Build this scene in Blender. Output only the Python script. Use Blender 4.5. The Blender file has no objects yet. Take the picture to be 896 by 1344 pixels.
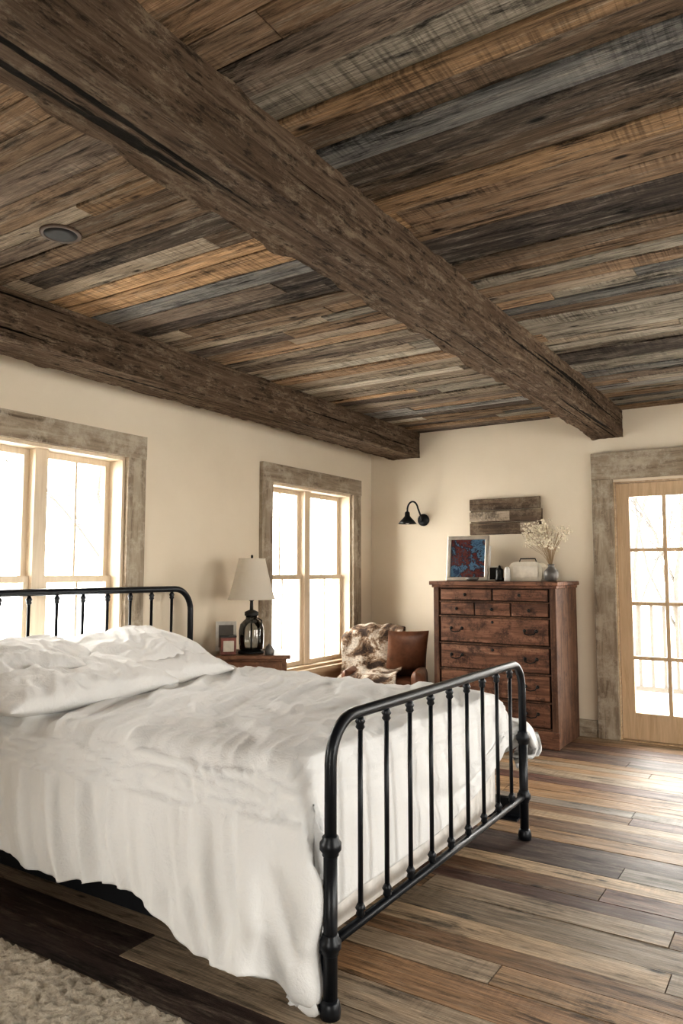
import bpy, bmesh, math, random, time
from mathutils import Vector, Matrix, noise, Euler
random.seed(7)
T0=time.time()
SC=bpy.context.scene
H=1.27; f=970.0; pitch=math.atan(80/970); yaw=math.atan(622/math.hypot(970,80))
cam=bpy.data.cameras.new('camera'); camo=bpy.data.objects.new('camera',cam); SC.collection.objects.link(camo)
cam.sensor_fit='VERTICAL'; cam.sensor_height=36; cam.lens=f/1344*36
camo.location=(0,0,H); camo.rotation_euler=(math.pi/2+pitch,0,yaw)
SC.camera=camo
XL,XR,YB,YF,ZC=-3.5,2.6,6.0,-2.6,2.54

# ------------------------------------------------------------------ materials
def newmat(name):
    m=bpy.data.materials.new(name); m.use_nodes=True; nt=m.node_tree; nt.nodes.clear()
    out=nt.nodes.new('ShaderNodeOutputMaterial'); b=nt.nodes.new('ShaderNodeBsdfPrincipled')
    nt.links.new(b.outputs[0],out.inputs[0]); return m,nt,b
def N(nt,t,**k):
    n=nt.nodes.new(t)
    for a,v in k.items(): setattr(n,a,v)
    return n
def coords(nt,scale,off=None,kind='Object'):
    tc=N(nt,'ShaderNodeTexCoord'); mp=N(nt,'ShaderNodeMapping'); mp.inputs['Scale'].default_value=scale
    if off is None: nt.links.new(tc.outputs[kind],mp.inputs[0])
    else:
        ad=N(nt,'ShaderNodeVectorMath',operation='ADD'); nt.links.new(tc.outputs[kind],ad.inputs[0]); nt.links.new(off,ad.inputs[1]); nt.links.new(ad.outputs[0],mp.inputs[0])
    return mp.outputs[0]
def ramp(nt,src,stops,interp='LINEAR'):
    r=N(nt,'ShaderNodeValToRGB'); cr=r.color_ramp; cr.interpolation=interp
    while len(cr.elements)<len(stops): cr.elements.new(.5)
    for e,(p,c) in zip(cr.elements,stops):
        e.position=p; e.color=(c[0],c[1],c[2],1) if isinstance(c,(tuple,list)) else (c,c,c,1)
    nt.links.new(src,r.inputs[0]); return r.outputs[0]
def mix(nt,fac,a,b,mode='MIX'):
    m=N(nt,'ShaderNodeMix',data_type='RGBA',blend_type=mode)
    for s,idx in ((fac,0),(a,6),(b,7)):
        if hasattr(s,'links'): nt.links.new(s,m.inputs[idx])
        elif isinstance(s,(int,float)): m.inputs[idx].default_value=s if idx==0 else (s,s,s,1)
        else: m.inputs[idx].default_value=(*s,1)
    return m.outputs[2]
def noisetex(nt,vec,scale,detail=6,rough=.6,dist=0):
    n=N(nt,'ShaderNodeTexNoise'); n.inputs['Scale'].default_value=scale; n.inputs['Detail'].default_value=detail
    n.inputs['Roughness'].default_value=rough; n.inputs['Distortion'].default_value=dist
    nt.links.new(vec,n.inputs['Vector']); return n.outputs[0]
def bump(nt,b,h,strength=.3,dist=.01):
    bp=N(nt,'ShaderNodeBump'); bp.inputs['Strength'].default_value=strength; bp.inputs['Distance'].default_value=dist
    nt.links.new(h,bp.inputs['Height']); nt.links.new(bp.outputs[0],b.inputs['Normal'])
def simple(name,col,rough=.5,metal=0,var=.12,scale=20,bmp=.0):
    m,nt,b=newmat(name); v=coords(nt,(1,1,1)); n=noisetex(nt,v,scale)
    c=ramp(nt,n,[(.3,tuple(x*(1-var) for x in col)),(.7,tuple(min(1,x*(1+var)) for x in col))])
    nt.links.new(c,b.inputs['Base Color']); b.inputs['Roughness'].default_value=rough; b.inputs['Metallic'].default_value=metal
    if bmp: bump(nt,b,n,bmp,.005)
    return m
def plankmat(name,rough,saw=.5,dark=.25,white=.3,spec=.5,bst=.5,pale=(.52,.47,.40),st0=.16):
    m,nt,b=newmat(name)
    at=N(nt,'ShaderNodeAttribute',attribute_name='Col'); rn=N(nt,'ShaderNodeAttribute',attribute_name='Rnd')
    off=N(nt,'ShaderNodeVectorMath',operation='SCALE'); off.inputs['Scale'].default_value=40; nt.links.new(rn.outputs['Vector'],off.inputs[0])
    o=off.outputs[0]
    g=noisetex(nt,coords(nt,(1.5,34,26),o),1.6,12,.75,.6)
    s=noisetex(nt,coords(nt,(1.0,7,3),o),2.4,9,.78,.3)
    fg=noisetex(nt,coords(nt,(5,170,60),o),1.5,6,.8)
    grain=ramp(nt,g,[(.30,dark),(.43,.72),(.58,1.12),(.78,1.6)])
    c=mix(nt,1,at.outputs['Color'],grain,'MULTIPLY')
    w=noisetex(nt,coords(nt,(2.0,15,9),o),1.3,11,.82,.2)
    c=mix(nt,ramp(nt,w,[(.51,0.0),(.66,white)]),c,pale)
    c=mix(nt,1,c,ramp(nt,fg,[(.34,.42),(.66,1.35)]),'MULTIPLY')
    c=mix(nt,1,c,ramp(nt,s,[(.37,st0),(.475,.92),(.7,1.15)]),'MULTIPLY')
    sw=noisetex(nt,coords(nt,(85,1.5,3),o),1,3,.6,.25)
    sf=ramp(nt,noisetex(nt,coords(nt,(1.5,6,6),o),1,2,.5),[(.48,0.0),(.62,saw)])
    c=mix(nt,sf,c,mix(nt,1,c,ramp(nt,sw,[(.38,.45),(.55,1.15)]),'MULTIPLY'))
    vo=N(nt,'ShaderNodeTexVoronoi'); nt.links.new(coords(nt,(1.7,5,5),o),vo.inputs['Vector']); vo.inputs['Scale'].default_value=1.5
    c=mix(nt,1,c,ramp(nt,vo.outputs['Distance'],[(.04,.06),(.10,1.0)]),'MULTIPLY')
    nt.links.new(c,b.inputs['Base Color'])
    nt.links.new(ramp(nt,s,[(.3,min(1,rough+.25)),(.6,rough)]),b.inputs['Roughness'])
    b.inputs['Specular IOR Level'].default_value=spec
    a=N(nt,'ShaderNodeMath',operation='MULTIPLY_ADD'); nt.links.new(fg,a.inputs[0]); a.inputs[1].default_value=.4; nt.links.new(g,a.inputs[2])
    bump(nt,b,a.outputs[0],bst,.006); return m
def woodmat(name,stops,axis='z',rough=.6,gscale=18,bst=.4,blot=None,spec=.4,lng=1.4):
    m,nt,b=newmat(name)
    sc=[gscale]*3; sc['xyz'.index(axis)]=lng
    g=noisetex(nt,coords(nt,sc),1.5,10,.72,.7)
    c=ramp(nt,g,stops)
    if blot:
        bl=noisetex(nt,coords(nt,(1,1,1)),blot[1],10,.8)
        c=mix(nt,ramp(nt,bl,[(.48,0.0),(.60,blot[2])]),c,blot[0])
    nt.links.new(c,b.inputs['Base Color']); b.inputs['Roughness'].default_value=rough
    b.inputs['Specular IOR Level'].default_value=spec
    bump(nt,b,g,bst,.006); return m

M={}
M['ceil']=plankmat('ceiling_planks',.85,.7,.20,.6,.15,.8,(.44,.39,.32),.12)
M['floor']=plankmat('floor_planks',.36,.3,.30,.55,.45,.4,(.47,.40,.31),.20)
def beammat(name):
    m,nt,b=newmat(name)
    g=noisetex(nt,coords(nt,(24,1.4,24)),1.6,12,.78,.8)
    c=ramp(nt,g,[(.30,(.024,.016,.011)),(.43,(.082,.055,.037)),(.56,(.155,.110,.075)),(.75,(.28,.21,.15))])
    bl=noisetex(nt,coords(nt,(8,3,8)),2.4,10,.85)
    c=mix(nt,ramp(nt,bl,[(.52,0.0),(.61,.55)]),c,(.32,.255,.185))
    pit=noisetex(nt,coords(nt,(42,12,42)),1,5,.7)
    pm=ramp(nt,pit,[(.36,.25),(.45,1.0)]); c=mix(nt,.8,c,mix(nt,1,c,pm,'MULTIPLY'))
    lg=noisetex(nt,coords(nt,(30,.5,30)),1,3,.5)
    cr=ramp(nt,lg,[(.36,.08),(.40,1.0)]); c=mix(nt,1,c,cr,'MULTIPLY')
    nt.links.new(c,b.inputs['Base Color']); b.inputs['Roughness'].default_value=.9; b.inputs['Specular IOR Level'].default_value=.12
    a=N(nt,'ShaderNodeMath',operation='MULTIPLY_ADD'); nt.links.new(cr,a.inputs[0]); a.inputs[1].default_value=.6; nt.links.new(g,a.inputs[2])
    a2=N(nt,'ShaderNodeMath',operation='MULTIPLY_ADD'); nt.links.new(pm,a2.inputs[0]); a2.inputs[1].default_value=.35; nt.links.new(a.outputs[0],a2.inputs[2])
    bump(nt,b,a2.outputs[0],.9,.015); return m
M['beam']=beammat('hewn_beam_wood')
TR=[(.3,(.12,.09,.063)),(.43,(.25,.20,.15)),(.58,(.38,.32,.245)),(.8,(.54,.475,.39))]
BLT=((.50,.44,.355),7,.75)
M['trimz']=woodmat('weathered_trim_vertical',TR,'z',.85,13,.5,BLT,.2)
M['trimy']=woodmat('weathered_trim_long',TR,'y',.85,13,.5,BLT,.2)
M['trimx']=woodmat('weathered_trim_cross',TR,'x',.85,13,.5,BLT,.2)
M['sash']=woodmat('pale_sash_wood',[(.3,(.58,.47,.34)),(.7,(.74,.63,.49))],'z',.45,20,.1)
M['door']=woodmat('oak_door_wood',[(.3,(.46,.32,.19)),(.5,(.58,.43,.28)),(.7,(.68,.52,.35))],'z',.45,20,.15)
M['sill']=woodmat('sill_wood',[(.3,(.36,.25,.15)),(.5,(.50,.37,.24)),(.75,(.66,.53,.37))],'y',.55,20,.3)
M['dresser']=woodmat('aged_red_wood',[(.28,(.025,.013,.009)),(.42,(.13,.064,.040)),(.58,(.25,.125,.078)),(.78,(.43,.265,.18))],'x',.55,17,.6,((.05,.025,.018),9,.9),.3)
M['dresser_v']=woodmat('aged_red_wood_side',[(.25,(.03,.015,.010)),(.45,(.105,.056,.036)),(.6,(.19,.105,.068)),(.8,(.34,.21,.14))],'z',.6,15,.4,((.05,.027,.02),6,.75),.25)
M['night']=woodmat('nightstand_wood',[(.3,(.07,.032,.018)),(.5,(.19,.09,.05)),(.75,(.32,.18,.10))],'x',.5,16,.3)
M['iron']=simple('black_iron',(.010,.012,.016),.36,.3,.3,30)
M['brass']=simple('dark_brass',(.07,.05,.03),.4,.9)
M['silver']=simple('silver_leaf',(.62,.58,.52),.35,.8)
M['darkmetal']=simple('dark_metal',(.03,.03,.03),.4,.7)
def wallmat():
    m,nt,b=newmat('cream_plaster'); v=coords(nt,(1,1,1)); n=noisetex(nt,v,1.3,5,.6); n2=noisetex(nt,v,60,4,.6)
    c=ramp(nt,n,[(.3,(.70,.61,.485)),(.7,(.75,.665,.54))]); nt.links.new(c,b.inputs['Base Color']); b.inputs['Roughness'].default_value=.85
    bump(nt,b,n2,.12,.004); return m
M['wall']=wallmat()
def linen(name,c0,c1,wr=.5):
    m,nt,b=newmat(name); v=coords(nt,(1,1,1))
    n=noisetex(nt,v,3,5,.55); c=ramp(nt,n,[(.3,c0),(.7,c1)]); nt.links.new(c,b.inputs['Base Color'])
    b.inputs['Roughness'].default_value=.9; b.inputs['Specular IOR Level'].default_value=.15
    b.inputs['Sheen Weight'].default_value=.1
    w1=noisetex(nt,coords(nt,(1,1.0,1)),14,6,.62,1.6); w2=noisetex(nt,coords(nt,(1,1,1)),50,4,.6,.8)
    a=N(nt,'ShaderNodeMath',operation='MULTIPLY_ADD'); nt.links.new(w2,a.inputs[0]); a.inputs[1].default_value=.3; nt.links.new(w1,a.inputs[2])
    bump(nt,b,a.outputs[0],wr,.03); return m
M['linen']=linen('white_linen',(.755,.76,.76),(.80,.805,.805),.24)
M['linen2']=linen('white_pillow_linen',(.72,.715,.705),(.78,.775,.765),.30)
M['mattress']=simple('mattress_ticking',(.74,.72,.69),.9)
m,nt,b=newmat('lampshade_fabric'); b.inputs['Base Color'].default_value=(.84,.80,.73,1); b.inputs['Roughness'].default_value=.9
nn=noisetex(nt,coords(nt,(1,1,1)),120,3,.6); bump(nt,b,nn,.2,.002)
tl=N(nt,'ShaderNodeBsdfTranslucent'); tl.inputs[0].default_value=(.92,.87,.78,1); mx=N(nt,'ShaderNodeMixShader'); mx.inputs[0].default_value=.55
nt.links.new(b.outputs[0],mx.inputs[1]); nt.links.new(tl.outputs[0],mx.inputs[2]); nt.links.new(mx.outputs[0],[n for n in nt.nodes if n.type=='OUTPUT_MATERIAL'][0].inputs[0]); M['shade']=m
def glassmat(name,tint,fac):
    m=bpy.data.materials.new(name); m.use_nodes=True; nt=m.node_tree; nt.nodes.clear(); o=N(nt,'ShaderNodeOutputMaterial')
    t=N(nt,'ShaderNodeBsdfTransparent'); t.inputs[0].default_value=(*tint,1); g=N(nt,'ShaderNodeBsdfGlossy'); g.inputs['Roughness'].default_value=.03
    lw=N(nt,'ShaderNodeLayerWeight'); lw.inputs[0].default_value=fac; mx=N(nt,'ShaderNodeMixShader')
    nt.links.new(lw.outputs['Fresnel'],mx.inputs[0]); nt.links.new(t.outputs[0],mx.inputs[1]); nt.links.new(g.outputs[0],mx.inputs[2]); nt.links.new(mx.outputs[0],o.inputs[0]); return m
M['glass']=glassmat('window_glass',(.97,.98,.98),.12)
M['jar']=glassmat('smoked_glass',(.60,.61,.60),.45)
M['leather']=simple('brown_leather',(.15,.065,.035),.42,0,.45,9,.3)
M['snow']=simple('snow',(.86,.87,.88),.9)
M['bark']=simple('pale_bark',(.075,.065,.055),.9,0,.3)
M['deck']=simple('painted_rail',(.085,.075,.065),.7)
M['deckf']=simple('snowy_deck',(.8,.79,.77),.8)
def furmat():
    m,nt,b=newmat('cowhide_throw'); v=coords(nt,(1,1,1))
    n=noisetex(nt,v,4.5,8,.72,.8); c=ramp(nt,n,[(.42,(.05,.03,.02)),(.49,(.25,.16,.10)),(.54,(.60,.52,.43)),(.7,(.80,.75,.67))])
    n2=noisetex(nt,coords(nt,(1,1,1)),70,4,.7); c=mix(nt,1,c,ramp(nt,n2,[(.35,.6),(.6,1.08)]),'MULTIPLY')
    nt.links.new(c,b.inputs['Base Color']); b.inputs['Roughness'].default_value=1; bump(nt,b,n2,.9,.012); return m
M['fur']=furmat()
def rugmat():
    m,nt,b=newmat('shag_rug'); v=coords(nt,(1,1,1))
    n=noisetex(nt,v,60,6,.8); n2=noisetex(nt,v,4,4,.6); c=ramp(nt,n,[(.32,(.46,.37,.28)),(.5,(.78,.69,.56)),(.68,(.90,.83,.73))])
    nt.links.new(mix(nt,.6,c,mix(nt,1,c,ramp(nt,n2,[(.35,.65),(.65,1.15)]),'MULTIPLY')),b.inputs['Base Color']); b.inputs['Roughness'].default_value=1; bump(nt,b,n,1,.02); return m
M['rug']=rugmat()
def paintmat():
    m,nt,b=newmat('abstract_painting'); v=coords(nt,(1,1,1))
    n=noisetex(nt,v,5,10,.78,.4); c=ramp(nt,n,[(.3,(.01,.012,.022)),(.42,(.02,.04,.08)),(.475,(.08,.16,.24)),(.51,(.02,.02,.03)),(.56,(.12,.03,.022)),(.60,(.045,.05,.07)),(.72,(.35,.28,.19))],'EASE')
    nt.links.new(c,b.inputs['Base Color']); b.inputs['Roughness'].default_value=.25; return m
M['paint']=paintmat()
M['sign']=woodmat('barnwood_sign',[(.3,(.035,.025,.019)),(.5,(.105,.074,.052)),(.7,(.22,.16,.11))],'x',.85,16,.5,((.38,.31,.23),8,.45),.2)
M['sign2']=woodmat('barnwood_sign_mid',[(.3,(.2,.16,.12)),(.5,(.38,.31,.24)),(.7,(.55,.47,.38))],'x',.85,16,.5,((.07,.055,.04),7,.85),.2)
M['ivory']=simple('ivory_enamel',(.58,.53,.44),.4)
M['white']=simple('white_ceramic',(.78,.76,.72),.4)
M['pewter']=simple('grey_stoneware',(.16,.15,.14),.4,.3)
M['dry']=simple('dried_flower',(.78,.70,.56),.9,0,.25,60)
M['stem']=simple('dried_stem',(.36,.26,.16),.9)
M['redbox']=simple('painted_tin',(.16,.05,.035),.45,.2,.4,40)
M['black']=simple('black_interior',(.012,.01,.009),.7)
M['can']=simple('brown_can_interior',(.09,.055,.035),.6)

# ------------------------------------------------------------------ mesh builder
class B:
    def __init__(s): s.v=[];s.f=[];s.m=[];s.sm=[];s.mats=[]
    def mi(s,mat):
        if mat not in s.mats: s.mats.append(mat)
        return s.mats.index(mat)
    def add(s,vs,fs,mat,smooth=False,X=None):
        o=len(s.v); k=s.mi(mat)
        for p in vs:
            p=Vector(p); s.v.append(X@p if X is not None else p)
        for q in fs: s.f.append([o+i for i in q]); s.m.append(k); s.sm.append(smooth)
    def box(s,x0,x1,y0,y1,z0,z1,mat,X=None):
        vs=[(x0,y0,z0),(x1,y0,z0),(x1,y1,z0),(x0,y1,z0),(x0,y0,z1),(x1,y0,z1),(x1,y1,z1),(x0,y1,z1)]
        s.add(vs,[(3,2,1,0),(4,5,6,7),(0,1,5,4),(1,2,6,5),(2,3,7,6),(3,0,4,7)],mat,False,X)
    def lathe(s,prof,c,mat,seg=20,X=None):
        vs=[];fs=[];n=len(prof)
        for r,z in prof:
            for i in range(seg):
                a=2*math.pi*i/seg; vs.append((c[0]+r*math.cos(a),c[1]+r*math.sin(a),c[2]+z))
        for j in range(n-1):
            for i in range(seg):
                k=(i+1)%seg; fs.append((j*seg+i,j*seg+k,(j+1)*seg+k,(j+1)*seg+i))
        fs.append(tuple(range(seg-1,-1,-1))); fs.append(tuple((n-1)*seg+i for i in range(seg)))
        s.add(vs,fs,mat,True,X)
    def tube(s,pts,r,mat,seg=12,X=None,r1=None):
        pts=[Vector(p) for p in pts]; n=len(pts); vs=[];fs=[]
        t=(pts[1]-pts[0]).normalized(); u=t.orthogonal().normalized()
        for j,p in enumerate(pts):
            a=pts[max(0,j-1)]; b=pts[min(n-1,j+1)]; t=(b-a).normalized(); u=(u-t*u.dot(t)).normalized(); w=t.cross(u)
            rr=r if r1 is None else r+(r1-r)*j/(n-1)
            for i in range(seg):
                an=2*math.pi*i/seg; vs.append(p+u*math.cos(an)*rr+w*math.sin(an)*rr)
        for j in range(n-1):
            for i in range(seg):
                k=(i+1)%seg; fs.append((j*seg+i,j*seg+k,(j+1)*seg+k,(j+1)*seg+i))
        fs.append(tuple(range(seg-1,-1,-1))); fs.append(tuple((n-1)*seg+i for i in range(seg)))
        s.add(vs,fs,mat,True,X)
    def ball(s,c,r,mat,seg=14,X=None):
        rx,ry,rz=(r,r,r) if isinstance(r,(int,float)) else r
        vs=[];fs=[];n=seg//2
        for j in range(n+1):
            th=math.pi*(j+.02*(j==0)-.02*(j==n))/n
            for i in range(seg):
                a=2*math.pi*i/seg; vs.append((c[0]+rx*math.sin(th)*math.cos(a),c[1]+ry*math.sin(th)*math.sin(a),c[2]-rz*math.cos(th)))
        for j in range(n):
            for i in range(seg):
                k=(i+1)%seg; fs.append((j*seg+i,j*seg+k,(j+1)*seg+k,(j+1)*seg+i))
        s.add(vs,fs,mat,True,X)
    def cushion(s,c,size,mat,n=24,pw=3.0,wr=.0,X=None,seed=0,pinch=.5):
        vs=[];fs=[]
        for side in (1,-1):
            o=len(vs)
            for i in range(n+1):
                for j in range(n+1):
                    u=-1+2*i/n; v=-1+2*j/n
                    t=max(0,(1-abs(u)**pw))**.5*max(0,(1-abs(v)**pw))**.5
                    e=1-.07*pinch*((1-v*v)*abs(u)**3); g=1-.07*pinch*((1-u*u)*abs(v)**3)
                    x=u*e*size[0]/2; y=v*g*size[1]/2; z=side*t*size[2]/2
                    if wr:
                        q=Vector((x*4+seed*3.1,y*4,side*2+seed)); q+=noise.noise_vector(q*1.1)*.5
                        w=(1-abs(noise.noise(q*1.3))*2); w2=(1-abs(noise.noise(q*3.1+Vector((5,5,5))))*2); w3=(1-abs(noise.noise(q*6.3+Vector((1,5,9))))*2)
                        z+=wr*(w*.9+w2*.4+w3*.13)*(t**.5 if side>0 else .2*t**.5)
                    vs.append((c[0]+x,c[1]+y,c[2]+z))
            for i in range(n):
                for j in range(n):
                    a=o+i*(n+1)+j; q=(a,a+n+1,a+n+2,a+1); fs.append(q if side>0 else q[::-1])
        s.add(vs,fs,mat,True,X)
    def obj(s,name,parent=None,bevel=0,weld=False,X=None):
        me=bpy.data.meshes.new(name); me.from_pydata([tuple(p) for p in s.v],[],s.f)
        for m in s.mats: me.materials.append(m)
        me.polygons.foreach_set('material_index',s.m); me.polygons.foreach_set('use_smooth',s.sm); me.update()
        o=bpy.data.objects.new(name,me); SC.collection.objects.link(o)
        if weld:
            w=o.modifiers.new('weld','WELD'); w.merge_threshold=.0005
        if bevel:
            b=o.modifiers.new('bevel','BEVEL'); b.width=bevel; b.segments=2; b.limit_method='ANGLE'; b.angle_limit=math.radians(50)
        if parent: o.parent=parent
        if X is not None: o.matrix_world=X
        return o
def empty(name,loc=(0,0,0)):
    e=bpy.data.objects.new(name,None); SC.collection.objects.link(e); e.empty_display_size=.1; return e
def place(x,y,z,rz=0,rx=0,ry=0): return Matrix.Translation((x,y,z))@Matrix.Rotation(rz,4,'Z')@Matrix.Rotation(ry,4,'Y')@Matrix.Rotation(rx,4,'X')

# ------------------------------------------------------------------ room shell
def wall_x(name,x0,x1,y0,y1,z1,ops):
    b=B(); ops=sorted(ops); y=y0
    for (a,c,zb,zt) in ops:
        b.box(x0,x1,y,a,0,z1,M['wall'])
        if zb>0: b.box(x0,x1,a,c,0,zb,M['wall'])
        b.box(x0,x1,a,c,zt,z1,M['wall']); y=c
    b.box(x0,x1,y,y1,0,z1,M['wall']); return b.obj(name)
def wall_y(name,y0,y1,x0,x1,z1,ops):
    b=B(); ops=sorted(ops); x=x0
    for (a,c,zb,zt) in ops:
        b.box(x,a,y0,y1,0,z1,M['wall'])
        if zb>0: b.box(a,c,y0,y1,0,zb,M['wall'])
        b.box(a,c,y0,y1,zt,z1,M['wall']); x=c
    b.box(x,x1,y0,y1,0,z1,M['wall']); return b.obj(name)
W1=(1.98,3.04,.50,1.97); W2=(4.46,5.63,.50,1.97)
W0=(-.9,.4,.50,1.97)
wall_x('wall_left',XL-.2,XL,YF-.2,YB+.2,ZC+.1,[W0,W1,W2])
DX0,DX1=-1.31,-.31
wall_y('wall_back',YB,YB+.2,XL,XR,ZC+.1,[(DX0,DX1,0,1.98),(.5,1.9,.5,1.97)])
WR=[(1.0,2.4,.4,2.1),(3.4,4.8,.4,2.1)]
wall_x('wall_right',XR,XR+.2,YF-.2,YB+.2,ZC+.1,WR)
WF=[(-.6,.7,.4,2.1)]
wall_y('wall_front',YF-.2,YF,XL,XR,ZC+.1,WF)

def planks(name,z,thick,down,widths,lens,palette,mat,jit,gap):
    vs=[];fs=[];cols=[];rn=[]
    y=YF
    while y<YB:
        w=random.uniform(*widths); y1=min(YB,y+w); x=XL-random.uniform(0,1.5)
        while x<XR:
            l=random.uniform(*lens); a=max(XL,x); c=min(XR,x+l)
            if c-a>.02:
                j=random.uniform(-jit,jit); g=gap; o=len(vs)
                zt=z+j ; zb=z+(thick if down else -thick)
                P=[(a+g,y+g),(c-g,y+g),(c-g,y1-g),(a+g,y1-g)]
                for p in P: vs.append((p[0],p[1],zt))
                for p in P: vs.append((p[0],p[1],zb))
                q=[(0,1,2,3),(0,4,5,1),(1,5,6,2),(2,6,7,3),(3,7,4,0)]
                if down: q=[t[::-1] for t in q]
                fs+= [[o+i for i in t] for t in q]
                col=palette((a+c)/2,(y+y1)/2); r=(random.random(),random.random(),random.random())
                cols+= [col]*5; rn+=[r]*5
            x+=l
        y=y1
    o=len(vs); zb=z+(thick if down else -thick); z2=zb+(.1 if down else -.1)
    b=[(XL,YF),(XR,YF),(XR,YB),(XL,YB)]
    vs+=[(p[0],p[1],zb) for p in b]+[(p[0],p[1],z2) for p in b]
    for t in [(0,1,2,3),(4,5,6,7),(0,1,5,4),(1,2,6,5),(2,3,7,6),(3,0,4,7)]:
        fs.append([o+i for i in t]); cols.append((.02,.015,.01)); rn.append((0,0,0))
    me=bpy.data.meshes.new(name); me.from_pydata(vs,[],fs)
    ca=me.attributes.new('Col','FLOAT_COLOR','CORNER'); ra=me.attributes.new('Rnd','FLOAT_VECTOR','CORNER')
    cd=[];rd=[]
    for i,p in enumerate(me.polygons):
        for _ in p.loop_indices: cd+=[*cols[i],1]; rd+=[*rn[i]]
    ca.data.foreach_set('color',cd); ra.data.foreach_set('vector',rd)
    me.materials.append(mat); me.update()
    ob=bpy.data.objects.new(name,me); SC.collection.objects.link(ob); return ob
CP=[((.34,.22,.125),2.0),((.26,.175,.11),3.8),((.17,.12,.08),4),((.25,.205,.155),4.8),((.36,.32,.26),3),((.075,.058,.047),3),((.175,.17,.16),1.5),((.14,.108,.083),3.4)]
def pick(P):
    t=random.uniform(0,sum(w for _,w in P))
    for c,w in P:
        t-=w
        if t<=0: break
    k=random.uniform(.78,1.22); return tuple(x*k for x in c)
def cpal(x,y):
    c=pick(CP); k=1.5 if x<-1.4 else .92  # grazing window light painted in: planks left of the beam coloured lighter
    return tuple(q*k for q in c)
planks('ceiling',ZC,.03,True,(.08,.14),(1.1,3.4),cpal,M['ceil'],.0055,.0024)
FP=[((.43,.275,.155),4),((.34,.205,.112),3.5),((.23,.135,.078),3),((.37,.29,.21),4),((.08,.054,.047),3.4),((.52,.39,.26),2.8),((.27,.235,.20),3),((.15,.08,.062),2.6)]
planks('floor',0,.03,False,(.10,.175),(.9,3.0),lambda x,y:pick(FP),M['floor'],.0013,.0018)

def hewn(name,x0,x1,z0,z1,y0,y1,seed):
    vs=[];fs=[];K=12
    per=[]
    cx,cz=(x0+x1)/2,(z0+z1)/2; hx,hz=(x1-x0)/2,(z1-z0)/2
    for side in range(4):
        for k in range(K):
            t=-1+2*k/K
            t=math.copysign(abs(t)**.7,t)
            per.append([(t,-1),(1,t),(-t,1),(-1,-t)][side])
    n=int((y1-y0)/.02)
    for i in range(n+1):
        y=y0+(y1-y0)*i/n
        wob=noise.noise(Vector((seed,y*.5,0)))*.008; wob2=noise.noise(Vector((seed+9,y*.6,3)))*.005
        for (a,c) in per:
            edge=(min(abs(a),abs(c)))**10
            p=Vector((a*2.4+seed*7,y*4,c*2.4))
            d=noise.noise(p)*.005+noise.noise(p*3.3)*.004+noise.noise(p*8)*.0022
            ch=(max(0,noise.noise(Vector((a*2+seed,y*2.6,c*2+4)))-.1)*.022+max(0,noise.noise(Vector((a*2+seed,y*9,c*2+4)))-.1)*.02+.003)*edge
            fx=d*(abs(a)>.98)-ch; fz=d*(abs(c)>.98)-ch
            zz=cz+c*(hz)+math.copysign(fz,c)*(abs(c)>.9)+wob2
            xx=cx+a*hx+math.copysign(fx,a)*(abs(a)>.9)+wob
            if c>0.98: zz=z1
            vs.append((xx,y,zz))
    P=len(per)
    for i in range(n):
        for k in range(P):
            q=(k+1)%P; fs.append((i*P+k,i*P+q,(i+1)*P+q,(i+1)*P+k))
    fs.append(tuple(range(P))); fs.append(tuple(n*P+k for k in range(P-1,-1,-1)))
    b=B(); b.add(vs,fs,M['beam'],False); return b.obj(name)
hewn('ceiling_beam',-1.43,-1.222,2.335,ZC+.0,YF,YB,1.3)
hewn('ceiling_beam',-3.25,-2.99,2.32,ZC+.0,YF,YB,5.1)

# ------------------------------------------------------------------ windows
def window(name,axis,pos,sgn,a,c,z0,z1,trim=.15,sill=True,rail=.5):
    b=B()
    def bx(u0,u1,n0,n1,zz0,zz1,mat):
        p0,p1=sorted((pos+sgn*n0,pos+sgn*n1))
        if axis=='x': b.box(p0,p1,u0,u1,zz0,zz1,mat)
        else: b.box(u0,u1,p0,p1,zz0,zz1,mat)
    L='trimy' if axis=='x' else 'trimx'
    t=.03
    bx(a-trim,a+.0,-t,0.0,z0-.02,z1,M['trimz']); bx(c,c+trim,-t,0,z0-.02,z1,M['trimz'])
    bx(a-trim,c+trim,-t-.006,0,z1,z1+.14,M[L])
    if sill:
        bx(a-trim,c+trim,-.06,0,z0-.03,z0+.0,M['sill']); bx(a-trim,c+trim,-.025,0,z0-.14,z0-.03,M['sill'])
    l=.02; dp=.17
    bx(a,a+l,0,dp,z0,z1,M['sash']); bx(c-l,c,0,dp,z0,z1,M['sash']); bx(a+l,c-l,0,dp,z1-l,z1,M['sash']); bx(a+l,c-l,-.0,dp,z0,z0+l,M['sill'])
    a2,c2,b0,b1=a+l,c-l,z0+l,z1-l; mid=(a2+c2)/2; mw=.04
    bx(mid-mw,mid+mw,.06,.15,b0,b1,M['sash'])
    zr=b0+(b1-b0)*rail
    for (s0,s1) in ((a2,mid-mw),(mid+mw,c2)):
        for (q0,q1,nn) in ((b0,zr+.02,.085),(zr-.02,b1,.115)):
            sw=.032
            bx(s0,s0+sw,nn,nn+.03,q0,q1,M['sash']); bx(s1-sw,s1,nn,nn+.03,q0,q1,M['sash'])
            bx(s0+sw,s1-sw,nn,nn+.03,q0,q0+.035,M['sash']); bx(s0+sw,s1-sw,nn,nn+.03,q1-.035,q1,M['sash'])
            mm=(s0+s1)/2; bx(mm-.007,mm+.007,nn+.005,nn+.025,q0+.035,q1-.035,M['sash'])
            bx(s0+sw,s1-sw,nn+.013,nn+.017,q0+.035,q1-.035,M['glass'])
    return b.obj(name)
window('window_1','x',XL,-1,*W1,trim=.14)
window('window_2','x',XL,-1,*W2,trim=.13)
window('window_3','x',XL,-1,*W0,trim=.13)
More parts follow.
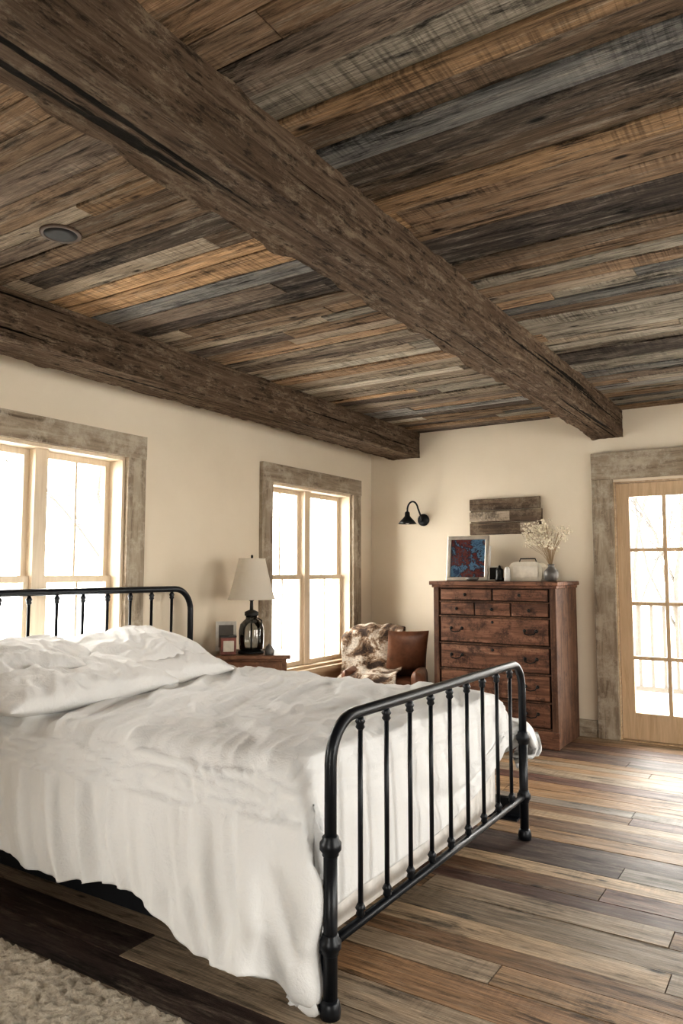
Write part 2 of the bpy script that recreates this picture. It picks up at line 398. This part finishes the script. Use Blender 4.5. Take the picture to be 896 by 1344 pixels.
window('window_4','x',XR,1,*WR[0]); window('window_5','x',XR,1,*WR[1])
window('window_6','y',YF,-1,*WF[0])
window('window_7','y',YB,1,.5,1.9,.5,1.97)
b=B(); t0,t1=YB+.03,YB+.075
gx=[-1.30+.10+.25*i for i in range(4)]; gz=[.21+.4125*i for i in range(5)]
b.box(-1.295,gx[0],t0,t1,.01,1.965,M['door']); b.box(gx[3],gx[3]+.11,t0,t1,.01,1.965,M['door'])
b.box(gx[0],gx[3],t0,t1,.01,gz[0],M['door']); b.box(gx[0],gx[3],t0,t1,gz[4],1.965,M['door'])
for x in gx[1:3]: b.box(x-.014,x+.014,t0+.004,t1-.004,gz[0],gz[4],M['door'])
for z in gz[1:4]: b.box(gx[0],gx[3],t0+.006,t1-.006,z-.014,z+.014,M['door'])
b.box(gx[0],gx[3],t0+.02,t0+.025,gz[0],gz[4],M['glass'])
b.lathe([(.0,0),(.026,0),(.026,.006),(.01,.01),(.01,.04),(.026,.045),(.03,.06),(.02,.075),(.0,.078)],(0,0,0),M['brass'],16,place(gx[3]+.06,t0,.98,0,math.pi/2))
b.obj('door_1',bevel=.004)
b=B()
b.box(-1.465,-1.305,YB-.035,YB,0,2.0,M['trimz']); b.box(DX1,DX1+.16,YB-.035,YB,0,2.0,M['trimz'])
b.box(-1.465,DX1+.16,YB-.042,YB,2.0,2.21,M['trimx'])
b.box(DX0,DX0+.012,YB,YB+.12,0,1.98,M['sill']); b.box(DX1-.012,DX1,YB,YB+.12,0,1.98,M['sill']); b.box(DX0,DX1,YB,YB+.12,1.968,1.98,M['sill'])
b.box(DX0,DX1,YB-.02,YB+.2,0,.008,M['sill'])
b.obj('trim_1',bevel=.005)
b=B(); b.box(XL,-1.468,YB-.022,YB,0,.13,M['trimx']); b.box(DX1+.165,XR,YB-.022,YB,0,.13,M['trimx']); b.obj('baseboard_back',bevel=.003)
b=B(); b.box(XL,XL+.022,YF,YB-.024,0,.13,M['trimy']); b.obj('baseboard_left',bevel=.003)

# ------------------------------------------------------------------ bed
bed=empty('iron_bed')
FX=-1.23; HX=-3.385; Y0,Y1=1.865,3.555
def hoop(x,y0,y1,zt,r,z0):
    pts=[(x,y0,z0)]
    for i in range(9):
        a=math.pi/2*i/8; pts.append((x,y0+r-r*math.cos(a),zt-r+r*math.sin(a)))
    for i in range(9):
        a=math.pi/2*(1-i/8); pts.append((x,y1-r+r*math.cos(a),zt-r+r*math.sin(a)))
    pts.append((x,y1,z0)); return pts
def knob(b,c,s=1.0): b.lathe([(.018*s,-.035*s),(.026*s,-.028*s),(.026*s,-.02*s),(.034*s,-.01*s),(.034*s,.01*s),(.026*s,.02*s),(.026*s,.028*s),(.018*s,.035*s)],c,M['iron'],18)
b=B(); I=M['iron']
b.tube(hoop(FX,Y0,Y1,.835,.13,.42),.0185,I,16)
for y in (Y0,Y1):
    b.tube([(FX,y,.04),(FX,y,.46)],.021,I,18)
    knob(b,(FX,y,.475),.95); knob(b,(FX,y,.20),.95)
    b.lathe([(.022,.05),(.028,.04),(.032,.02),(.030,.0)],(FX,y,0),I,18)
b.tube([(FX,Y0,.20),(FX,Y1,.20)],.015,I,14)
nS=9
for i in range(nS):
    y=Y0+(Y1-Y0)*(i+1)/(nS+1)
    b.tube([(FX,y,.20),(FX,y,.83)],.0085,I,10)
    for z in (.235,.80): b.lathe([(.009,-.022),(.015,-.014),(.012,-.004),(.017,.004),(.012,.014),(.009,.02)],(FX,y,z),I,12)
b.obj('footboard',bed)
HY0,HY1=1.84,3.50
b=B(); b.tube(hoop(HX,HY0,HY1,1.17,.14,.42),.0185,I,16)
for y in (HY0,HY1):
    b.tube([(HX,y,.0),(HX,y,.46)],.022,I,16); knob(b,(HX,y,.46),1.1)
b.tube([(HX,HY0,.30),(HX,HY1,.30)],.014,I,12)
for i in range(nS):
    y=HY0+(HY1-HY0)*(i+1)/(nS+1)
    b.tube([(HX,y,.30),(HX,y,1.165)],.0085,I,10); b.lathe([(.009,-.022),(.015,-.014),(.012,-.004),(.017,.004),(.012,.014),(.009,.02)],(HX,y,1.13),I,12)
b.obj('headboard',bed)
b=B()
for y,s in ((Y0+.005,1),(Y1-.03,-1)):
    b.box(HX,FX-.01,y-.006,y+.006,.10,.19,I)
    b.box(HX,FX-.01,min(y,y+s*.05),max(y,y+s*.05),.098,.108,I)
    b.tube([(HX,y-s*.010,.18),(FX,y-s*.010,.18)],.012,I,10)
for x in (-2.9,-2.3,-1.7): b.box(x-.03,x+.03,Y0,Y1-.03,.10,.13,I)
b.obj('side_rails',bed,bevel=.002)
b=B(); b.box(HX+.03,-1.33,Y0+.07,Y1-.09,.13,.36,M['mattress']); o=b.obj('box_spring',bed,bevel=.03); o.modifiers['bevel'].segments=4
b=B(); b.box(HX+.03,-1.37,Y0+.07,Y1-.10,.36,.61,M['mattress']); o=b.obj('mattress',bed,bevel=.05); o.modifiers['bevel'].segments=4

# duvet cloth simulation
def col(bd,name):
    o=bd.obj(name); md=o.modifiers.new('c','COLLISION'); o.collision.thickness_outer=.012; o.collision.cloth_friction=14; return o
b=B()
ya,yb=Y0+.05,Y1-.08
def sect(k,kf): return [(ya,.645),(ya-.035,.60),(ya-.075*k,.44),(ya-.11*k,.30),(ya-.08*k,.20),(ya+.1,.16),(yb-.1,.16),(yb+.03*kf,.22),(yb+.03*kf,.30),(yb+.03,.44),(yb+.02,.60),(yb,.645)]
st_=[(HX+.03,sect(.8,.0)),(-2.2,sect(.9,.5)),(-1.75,sect(1.0,1)),(-1.46,sect(1.25,2)),(-1.345,sect(.6,1))]
vs=[(x,p,q) for x,s_ in st_ for p,q in s_]; P=12; K=len(st_)
fs=[(k*P+i,k*P+(i+1)%P,(k+1)*P+(i+1)%P,(k+1)*P+i) for k in range(K-1) for i in range(P)]+[tuple(range(P-1,-1,-1)),tuple(range((K-1)*P,K*P))]
b.add(vs,fs,M['mattress']); c1=col(b,'colA')
b=B(); b.box(FX-.03,FX+.05,Y0-.02,Y1+.0,.0,.86,M['mattress']); c2=col(b,'colB')
b=B(); b.box(-6,2,-1,6,-.1,.0,M['mattress']); c3=col(b,'colC')
b=B(); b.box(-1.44,-1.29,Y1-.06,Y1+.11,.2,.47,M['mattress']); c4=col(b,'colD')
xs0=-3.22; xe=-1.37; ye0=ya; ye1=yb; ox=.34; st=.020
def oyf(s): 
    k=max(0,min(1,(s+1.95)/.55)); return .385+.125*k*k*(3-2*k)+.010*math.sin(s*7)
def oyg(s):
    k=max(0,min(1,(s+2.6)/1.0)); return .26+.20*k
nx=int((xe-xs0+ox)/st); ny=int((ye1-ye0+.93)/st)
vs=[];fs=[]
for i in range(nx+1):
    for j in range(ny+1):
        s=xs0+(xe-xs0+ox)*i/nx; on=oyf(s); t=ye0-on+(ye1-ye0+on+oyg(s))*j/ny
        ex=max(0,s-xe); ey=max(0,ye0-t,t-ye1); sg=-1 if t<ye0 else 1
        kx,ky=.08,.46
        if sg>0: ky=.2+.26*max(0,min(1,(s+2.4)/.8))
        if sg>0 and ey>0: kx=.08+.1*min(1,ey/.15)
        h=math.hypot(ex,ey)
        hor2=((kx*ex)**2+(ky*ey)**2); dz=math.sqrt(max(0,h*h-hor2))
        x=min(s,xe)+kx*ex; y=min(max(t,ye0),ye1)+sg*ky*ey
        z=.685-dz
        z+=.02*noise.noise(Vector((s*3,t*3,0)))
        x+=.02*noise.noise(Vector((s*5,t*5,4)))*(ey>0); y+=.09*noise.noise(Vector((s*4.5-ey*2,t*1.5,8)))*min(1,ey*3)*(1 if sg<0 else .3)
        vs.append((x,y,max(.03,z)))
for i in range(nx):
    for j in range(ny):
        a=i*(ny+1)+j; fs.append((a,a+ny+1,a+ny+2,a+1))
b=B(); b.add(vs,fs,M['linen'],True); du=b.obj('duvet_sim')
md=du.modifiers.new('cloth','CLOTH'); cs=md.settings
cs.quality=6; cs.mass=.35; cs.air_damping=1.5; cs.tension_stiffness=18; cs.compression_stiffness=18; cs.shear_stiffness=8; cs.bending_stiffness=2.0
cs.shrink_min=-.075; cs.shrink_max=-.075
md.collision_settings.distance_min=.012; md.collision_settings.collision_quality=3; md.collision_settings.use_self_collision=False
NF=55; md.point_cache.frame_start=1; md.point_cache.frame_end=NF
SC.frame_start=1; SC.frame_end=NF
for fr in range(1,NF+1):
    SC.frame_set(fr)
    if time.time()-T0>150: break
sm=du.modifiers.new('sm','SMOOTH'); sm.factor=.5; sm.iterations=5
su=du.modifiers.new('sub','SUBSURF'); su.levels=1; su.render_levels=1
def ev():
    dg=bpy.context.evaluated_depsgraph_get(); return bpy.data.meshes.new_from_object(du.evaluated_get(dg))
me=ev(); me.name='duvet'
sm.iterations=40; bpy.context.view_layer.update(); me2=ev()
ns_=[v.normal.copy() for v in me2.vertices]
for o in (du,c1,c2,c3,c4): bpy.data.objects.remove(o,do_unlink=True)
SC.frame_set(1)
duv=bpy.data.objects.new('duvet',me); SC.collection.objects.link(duv); duv.parent=bed
if not me.materials: me.materials.append(M['linen'])
for p in me.polygons: p.use_smooth=True
flip=-1 if sum(n.z for n in ns_)<0 else 1
def ridge(q): return (1-min(1,abs(noise.noise(q))*2.2))**2
def soft(q): return (.5+.5*math.cos(min(1,abs(noise.noise(q))*2.6)*math.pi))
for v,nn in zip(me.vertices,ns_):
    p=v.co.copy(); nn=nn*flip
    top=max(0,min(1,(p.z-.52)/.11)); foot=1 if (p.x>-1.37 and p.z<.66 and p.y>Y0 and p.y<Y1) else 0
    dn=.66-min(p.z,.66)
    q=Vector((p.x-.50*dn,p.y,dn*.14))
    q=q+noise.noise_vector(p*1.3)*.09
    a=Vector((q.x*4.6+q.y*2.0*top,(q.y*1.9-q.x*.5)*top,q.z*1.0))
    grow=min(1,dn*4)*(1-top)
    d=.008+.024*noise.noise(p*1.9)+.022*soft(a)*(.4+.6*top)+grow*(.030*soft(a*1.1+Vector((7,7,7)))+.012*soft(a*2.2+Vector((1,7,2))))+.007*ridge(a*2.6+Vector((3,1,4)))+.003*ridge(Vector((q.x*17,q.y*7*top,q.z*9)))+.0012*ridge(Vector((q.x*34,q.y*18,q.z*20)))
    if foot: d=min(d*.35,.010)
    v.co=p+nn*d+Vector((0,0,top*.010))
so=duv.modifiers.new('solid','SOLIDIFY'); so.thickness=.024; so.offset=-.8*flip
print('cloth t',time.time()-T0, nx*ny, flip)

def pillow(name,X,size,seed,mat,wr=.034):
    b=B(); b.cushion((0,0,0),size,mat,70,2.5,wr,seed=seed); o=b.obj(name,bed,weld=True,X=X); s=o.modifiers.new('s','SUBSURF'); s.levels=1; s.render_levels=1; return o
R=math.radians
pillow('pillow_1',place(-3.10,2.10,.79,R(-3),0,R(14)),(.56,.82,.27),1,M['linen2'])
pillow('pillow_2',place(-3.11,2.80,.80,R(3),0,R(12)),(.52,.80,.26),2,M['linen2'])
pillow('pillow_3',place(-2.96,2.22,.755,R(4),0,R(5)),(.60,.98,.19),3,M['linen2'])
pillow('pillow_4',place(-3.04,2.86,.755,R(5),0,R(6)),(.54,.78,.17),4,M['linen2'])

# ------------------------------------------------------------------ nightstand
ns=empty('nightstand')
XN=place(-3.19,3.91,0,math.atan2(.60,.80))
b=B(); NM=M['night']
b.box(-.24,.24,-.205,.205,.715,.74,NM,XN)
b.box(-.215,.215,-.18,.18,.36,.715,NM,XN)
b.box(-.185,.185,-.192,-.18,.56,.70,NM,XN); b.box(-.185,.185,-.192,-.18,.38,.54,NM,XN)
for x in (-.195,.195):
    for y in (-.16,.16):
        b.tube([XN@Vector((x,y,.36)),XN@Vector((x*1.03,y*1.03,0))],.02,NM,10,None,.013)
b.box(-.19,.19,-.155,.155,.16,.175,NM,XN)
for x,z in ((-.09,.63),(.09,.63),(-.09,.46),(.09,.46)): b.ball((x,-.2,z),.013,M['brass'],10,XN)
o=b.obj('cabinet',ns,bevel=.004)

lp=empty('table_lamp'); lx,ly=-3.17,3.85
b=B()
b.lathe([(.0,0),(.085,0),(.088,.012),(.07,.02)],(lx,ly,.742),M['darkmetal'],28)
b.lathe([(.068,.018),(.078,.03),(.082,.08),(.082,.15),(.074,.19),(.05,.215),(.038,.225),(.038,.25)],(lx,ly,.742),M['jar'],28)
b.lathe([(.044,.245),(.046,.25),(.046,.27),(.03,.278),(.012,.285),(.010,.34),(.016,.345),(.016,.39),(.006,.40),(.004,.62),(.008,.63),(.008,.645),(.0,.65)],(lx,ly,.742),M['darkmetal'],20)
b.tube([(lx,ly,.76),(lx,ly,.98)],.006,M['darkmetal'],8)
b.tube([(lx+.082,ly-.02,.90),(lx+.11,ly-.03,.92),(lx+.11,ly-.03,.96),(lx+.07,ly-.02,.975)],.005,M['darkmetal'],8)
b.obj('lamp_base',lp)
b=B(); n=36; vs=[]
prof=[(.155,.355),(.148,.375),(.12,.48),(.097,.58),(.088,.622)]
for r,z in prof:
    for i in range(n):
        a=2*math.pi*i/n; k=1+.006*math.cos(a*18); vs.append((lx+r*k*math.cos(a),ly+r*k*math.sin(a),.742+z))
fs=[(j*n+i,j*n+(i+1)%n,(j+1)*n+(i+1)%n,(j+1)*n+i) for j in range(len(prof)-1) for i in range(n)]
b.add(vs,fs,M['shade'],True)
for r,z in ((.155,.355),(.088,.622)): b.tube([(lx+r*math.cos(2*math.pi*i/36),ly+r*math.sin(2*math.pi*i/36),.742+z) for i in range(37)],.003,M['shade'],6)
b.obj('shade',lp)
b=B(); X=place(-3.39,3.85,.742,R(42),R(-10))
b.box(-.07,.07,-.008,.008,0,.20,M['white'],X); b.box(-.05,.05,-.010,-.008,.025,.175,M['pewter'],X); b.obj('photo_frame',bevel=.003)
b=B(); X=place(-3.25,3.71,.741,R(50))
b.box(-.05,.05,-.03,.03,0,.11,M['redbox'],X); b.box(-.035,.035,-.033,-.03,.02,.09,M['ivory'],X); b.box(-.052,.052,-.032,.032,.11,.122,M['darkmetal'],X); b.obj('small_table_clock',bevel=.003)
b=B(); X=place(-3.01,3.84,.741,R(50))
b.lathe([(.0,0),(.03,0),(.032,.03),(.02,.055),(.012,.06),(.0,.075)],(0,0,0),M['pewter'],16,X); b.obj('small_trinket_jar')

# ------------------------------------------------------------------ dresser
dr=empty('antique_dresser'); b=B(); A=M['dresser']; V=M['dresser_v']
x0,x1,y0,y1=-2.585,-1.605,5.41,5.965
b.box(x0,x0+.045,y0,y1,0,1.175,V); b.box(x1-.045,x1,y0,y1,0,1.175,V)
b.box(x0+.045,x1-.045,y0+.03,y1,.12,1.175,V)
b.box(x0-.025,x1+.025,y0-.03,y1+.0,1.175,1.205,A)
b.box(x0-.01,x1+.01,y0-.012,y1,1.155,1.175,A)
b.box(x0-.008,x1+.008,y0-.012,y0+.02,.04,.125,A)
b.box(x0-.008,x0+.14,y0-.012,y0+.01,0,.045,A); b.box(x1-.14,x1+.008,y0-.012,y0+.01,0,.045,A)
rows=[(1.06,1.145,2),(.945,1.04,3),(.735,.925,1),(.535,.715,1),(.335,.515,1),(.145,.315,1)]
ia,ib=x0+.055,x1-.055
dk=M['black']
for (za,zb,n) in rows:
    w=(ib-ia)/n
    for i in range(n):
        p,q=ia+i*w+.006,ia+(i+1)*w-.006
        b.box(p,q,y0+.004,y0+.035,za,zb,A)
        b.box(p-.005,q+.005,y0+.024,y0+.034,za-.005,zb+.005,dk)
    b.box(x0+.045,x1-.045,y0+.002,y0+.03,za-.018,za-.007,V)
b.obj('carcass',dr,bevel=.005)
b=B()
def pull(x,z,w=.045):
    b.tube([(x-w,y0,z),(x-w,y0-.018,z-.002),(x-w*.8,y0-.022,z-.02),(x,y0-.024,z-.028),(x+w*.8,y0-.022,z-.02),(x+w,y0-.018,z-.002),(x+w,y0,z)],.0045,M['darkmetal'],8)
    for s in (-w,w): b.lathe([(.0,0),(.014,0),(.012,.006),(.006,.01)],(0,0,0),M['darkmetal'],12,place(x+s,y0+.005,z,0,math.pi/2))
for (za,zb,n) in rows:
    zc=(za+zb)/2; w=(ib-ia)/n
    if n==1:
        for x in (ia+.14,ib-.14): pull(x,zc+.01)
        b.lathe([(.0,0),(.011,0),(.011,.003)],(0,0,0),M['darkmetal'],12,place((ia+ib)/2,y0+.004,zb-.03,0,math.pi/2))
    else:
        for i in range(n): b.ball((ia+(i+.5)*w,y0-.008,zc),.013,M['darkmetal'],10)
b.obj('pulls',dr)

ZT=1.206
pf=empty('framed_painting'); X=place(-2.385,5.62,ZT,R(4),R(-9)); b=B()
w,h=.35,.37
b.box(-w/2,w/2,-.012,.012,0,.03,M['silver'],X); b.box(-w/2,w/2,-.012,.012,h-.03,h,M['silver'],X)
b.box(-w/2,-w/2+.03,-.012,.012,.03,h-.03,M['silver'],X); b.box(w/2-.03,w/2,-.012,.012,.03,h-.03,M['silver'],X)
b.box(-w/2+.03,w/2-.03,-.002,.008,.03,h-.03,M['paint'],X); b.obj('frame',pf,bevel=.004)
b=B(); X=place(-2.42,5.86,ZT,R(-3),R(-6)); b.box(-.14,.14,-.01,.01,0,.29,M['white'],X); b.box(-.11,.11,-.012,-.01,.03,.26,M['ivory'],X); b.obj('white_picture_frame',bevel=.003)
b=B(); c=(-2.10,5.60,ZT)
b.lathe([(.0,0),(.03,0),(.034,.01),(.034,.02),(.028,.03),(.03,.08),(.03,.09),(.012,.105),(.008,.12),(.0,.125)],c,M['darkmetal'],16); b.obj('small_lantern')
b=B(); b.box(-.05,.05,-.03,.03,0,.12,M['silver'],place(-2.17,5.70,ZT,.1)); b.box(-.04,.04,-.033,-.03,.012,.108,M['black'],place(-2.17,5.70,ZT,.1)); b.obj('table_clock',bevel=.01)
b=B(); b.lathe([(.0,0),(.022,0),(.024,.01),(.022,.08),(.018,.10),(.008,.112),(.0,.115)],(-2.03,5.58,ZT),M['white'],16); b.obj('salt_shaker')
b=B(); b.lathe([(.0,0),(.03,0),(.045,.012),(.055,.03),(.052,.03),(.04,.014),(.0,.008)],(-2.28,5.48,ZT),M['pewter'],20); b.obj('trinket_dish')
b=B(); X=place(-1.89,5.66,ZT,R(-3))
prof=[(-.12,0),(.12,0),(.13,.015),(.135,.06),(.13,.11),(.115,.138),(.08,.15),(-.08,.15),(-.115,.138),(-.13,.11),(-.135,.06),(-.13,.015)]
vs=[];P=len(prof)
for yy in (-.055,.055):
    for (xx,zz) in prof: vs.append((xx,yy,zz))
fs=[(i,(i+1)%P,P+(i+1)%P,P+i) for i in range(P)]+[tuple(range(P-1,-1,-1)),tuple(range(P,2*P))]
b.add(vs,fs,M['ivory'],False,X); b.box(-.10,.10,-.059,-.055,.03,.115,M['silver'],X)
b.tube([X@Vector(p) for p in ((-.07,0,.145),(-.06,0,.175),(.06,0,.175),(.07,0,.145))],.005,M['darkmetal'],8)
b.obj('enamel_metal_tin',bevel=.006)
vz=empty('dried_flower_vase'); b=B(); vc=(-1.69,5.60,ZT)
b.lathe([(.0,0),(.035,0),(.05,.02),(.056,.05),(.05,.08),(.03,.10),(.022,.115),(.028,.13),(.024,.128),(.018,.11)],vc,M['pewter'],20)
b.obj('vase',vz)
b=B(); rnd=random.Random(3)
for i in range(54):
    a=rnd.uniform(0,2*math.pi); sp=rnd.uniform(.02,.22); hh=rnd.uniform(.18,.36)
    dx=sp*math.cos(a)-.03; dy=.6*sp*math.sin(a)
    p0=Vector(vc)+Vector((0,0,.10)); p1=p0+Vector((dx*.35,dy*.35,hh*.55)); p2=p0+Vector((dx,dy,hh*.95))
    b.tube([p0,p0.lerp(p1,.5)+Vector((0,0,.01)),p1,p1.lerp(p2,.5),p2],.0013,M['stem'],5)
    for k in range(9):
        q=p2+Vector((rnd.gauss(0,.018),rnd.gauss(0,.016),rnd.gauss(0,.018))); b.ball(q,rnd.uniform(.005,.011),M['dry'],6)
b.obj('dried_flowers',vz)
b=B(); sy=YB-.001
b.box(-2.50,-1.885,sy-.03,sy,1.805,1.90,M['sign']); b.box(-2.49,-1.87,sy-.03,sy,1.70,1.80,M['sign']); b.box(-2.50,-1.88,sy-.03,sy,1.595,1.695,M['sign'])
b.box(-2.50,-2.14,sy-.036,sy-.03,1.71,1.79,M['sign2']); b.box(-2.05,-1.89,sy-.036,sy-.03,1.62,1.69,M['sign2'])
b.obj('barnwood_sign',bevel=.003)
b=B(); cx=-2.955; D=M['iron']
b.lathe([(.0,0),(.055,0),(.055,.012),(.04,.022),(.02,.03),(.0,.03)],(0,0,0),D,24,place(cx,YB,1.745,0,math.pi/2))
pts=[(cx,YB-.03,1.745),(cx,YB-.06,1.78)]
for i in range(11):
    a=math.pi*i/10; pts.append((cx-.035+.035*math.cos(a)-.012,YB-.09-.02*i/3,1.845+.06*math.sin(a)))
pts.append((cx-.085,YB-.155,1.79))
b.tube(pts,.008,D,10)
b.lathe([(.014,.05),(.022,.04),(.024,.01),(.035,-.005),(.06,-.03),(.082,-.06),(.077,-.06),(.055,-.03),(.02,-.0)],(cx-.085,YB-.155,1.765),M['darkmetal'],24)
b.ball((cx-.085,YB-.155,1.728),.026,M['white'],12)
b.obj('wall_sconce')
b=B(); b.lathe([(.075,.004),(.075,-.005),(.062,-.006),(.058,.0)],(-2.33,1.69,ZC),M['can'],32)
b.lathe([(.06,-.0055),(.03,-.0058),(.0,-.0060)],(-2.33,1.69,ZC),M['black'],32); b.obj('recessed_ceiling_light')

# ------------------------------------------------------------------ armchair
ch=empty('armchair'); XC=place(-3.0,5.36,0,R(20))@Matrix.Scale(.9,4); b=B(); Lm=M['leather']
b.cushion((0,-.03,.37),(.60,.62,.20),Lm,20,5,.008,XC,1)
b.box(-.31,.31,-.28,.30,.13,.30,Lm,XC)
Xb=XC@place(0,.27,.52,0,R(-78)); b.cushion((0,0,0),(.62,.66,.20),Lm,20,3.2,.008,Xb,2)
for s in (-1,1): b.cushion((0,0,0),(.58,.28,.12),Lm,16,4,.006,XC@place(s*.31,-.02,.42,math.pi/2,R(90)),3)
for x in (-.26,.26):
    for y in (-.24,.26): b.tube([XC@Vector((x,y,.14)),XC@Vector((x*1.05,y*1.05,0))],.024,M['night'],10,None,.016)
b.obj('seat_and_back',ch,bevel=.01)
path=[(.38,.30),(.40,.62),(.40,.86),(.30,.895),(.20,.85),(.14,.66),(.09,.51),(.0,.50),(-.2,.495),(-.33,.48),(-.38,.42),(-.39,.27)]
def samp(path,n):
    P=[Vector((p[0],p[1],0)) for p in path]; out=[]
    L=[0]
    for i in range(len(P)-1): L.append(L[-1]+(P[i+1]-P[i]).length)
    for k in range(n+1):
        t=L[-1]*k/n; i=0
        while i<len(P)-2 and L[i+1]<t: i+=1
        out.append(P[i].lerp(P[i+1],(t-L[i])/(L[i+1]-L[i])))
    return out
sp=samp(path,60); vs=[];fs=[];nw=34
for i,p in enumerate(sp):
    for j in range(nw+1):
        u=-.44+.58*j/nw+.03*noise.noise(Vector((i*.1,0,0)))
        d=.03*noise.noise(Vector((u*9,i*.12,1)))+.016
        vs.append((u,p.x-(d if p.y>.5 else 0)*.8,p.y+d-max(0,-u-.28)*.5))
for i in range(60):
    for j in range(nw): a=i*(nw+1)+j; fs.append((a,a+1,a+nw+2,a+nw+1))
b=B(); b.add(vs,fs,M['fur'],True,XC); o=b.obj('throw_blanket',ch); s=o.modifiers.new('s','SOLIDIFY'); s.thickness=.015; s=o.modifiers.new('u','SUBSURF'); s.levels=1;s.render_levels=1
b=B(); b.cushion((0,0,0),(.38,.40,.14),Lm,20,2.1,.012,XC@place(.19,.08,.70,.35,R(-70)),5); b.obj('leather_cushion',ch)

# ------------------------------------------------------------------ rug
vs=[];fs=[];rx0,rx1,ry0,ry1=-3.3,-.95,.1,1.61; nx,ny=330,210
for i in range(nx+1):
    for j in range(ny+1):
        x=rx0+(rx1-rx0)*i/nx; y=ry0+(ry1-ry0)*j/ny; e=min(i,j,nx-i,ny-j)
        z=.002 if e==0 else .016+.012*noise.noise(Vector((x*38,y*38,0)))+.006*noise.noise(Vector((x*90,y*90,3)))
        k=.006*noise.noise(Vector((x*12,y*12,9)))
        vs.append((x+k,y+k,z))
for i in range(nx):
    for j in range(ny): a=i*(ny+1)+j; fs.append((a,a+ny+1,a+ny+2,a+1))
b=B(); b.add(vs,fs,M['rug'],True); b.obj('shag_rug')

# ------------------------------------------------------------------ outside
b=B(); b.box(-40,40,-40,60,-.65,-.6,M['snow']); b.obj('snowy_ground')
b=B()
for i in range(14): b.box(-2.6,1.4,YB+.25+i*.145,YB+.25+i*.145+.135,-.08,-.04,M['deckf'])
for x in (-2.6,-.9,1.3): b.box(x,x+.09,8.2,8.29,-.6,1.0,M['deck'])
b.box(-2.6,1.4,8.19,8.30,.94,.98,M['deck']); b.box(-2.6,1.4,8.22,8.27,.05,.10,M['deck'])
for i in range(33): b.box(-2.55+i*.12,-2.52+i*.12,8.23,8.26,.10,.94,M['deck'])
b.obj('deck_railing')
rt=random.Random(11)
def tree(name,x,y,h):
    b=B()
    def br(p,d,l,r,dep):
        pts=[p]; q=p
        for k in range(4):
            d=(d+Vector((rt.gauss(0,.1),rt.gauss(0,.1),rt.gauss(0,.05)))).normalized(); q=q+d*l/4; pts.append(q)
        b.tube(pts,r,M['bark'],6,None,r*.6)
        if dep>0:
            for k in range(3):
                s=pts[rt.randint(1,4)]; a=rt.uniform(0,6.28); nd=(d*.9+Vector((math.cos(a),math.sin(a),.35))*.6).normalized()
                br(s,nd,l*rt.uniform(.55,.75),r*.5,dep-1)
    br(Vector((x,y,-.6)),Vector((0,0,1)),h,.06,4); return b.obj(name)
for i,(x,y) in enumerate([(-10,4.6),(-13,7.5),(-12,10.5),(-16,9),(-14,14),(-1.9,14),(.3,17),(-3.5,18)]): tree('bare_tree',x,y,3.2+rt.random())

# ------------------------------------------------------------------ light
w=bpy.data.worlds.new('world'); SC.world=w; w.use_nodes=True; nt=w.node_tree; nt.nodes.clear()
o=N(nt,'ShaderNodeOutputWorld'); bg=N(nt,'ShaderNodeBackground'); bg.inputs[0].default_value=(1,.955,.895,1); bg.inputs[1].default_value=14.5; nt.links.new(bg.outputs[0],o.inputs[0])
def portal(loc,rot,sx,sy):
    l=bpy.data.lights.new('window_portal','AREA'); l.shape='RECTANGLE'; l.size=sx; l.size_y=sy; l.cycles.is_portal=True
    ob=bpy.data.objects.new('window_portal',l); SC.collection.objects.link(ob); ob.location=loc; ob.rotation_euler=rot
hp=math.pi/2
for (a,c,z0,z1) in (W0,W1,W2): portal((XL-.19,(a+c)/2,(z0+z1)/2),(0,-hp,0),z1-z0,c-a)
for (a,c,_,_) in WR: portal((XR+.19,(a+c)/2,1.25),(0,hp,0),1.7,c-a)
portal(((DX0+DX1)/2,YB+.19,.99),(-hp,0,0),1.0,1.98); portal((1.2,YB+.19,1.23),(-hp,0,0),1.4,1.47)
for (a,c,_,_) in WF: portal(((a+c)/2,YF-.19,1.25),(hp,0,0),c-a,1.7)
SC.view_settings.view_transform='Standard'
try: SC.view_settings.look='Medium High Contrast'
except Exception as e: print(e)
print('total',time.time()-T0)
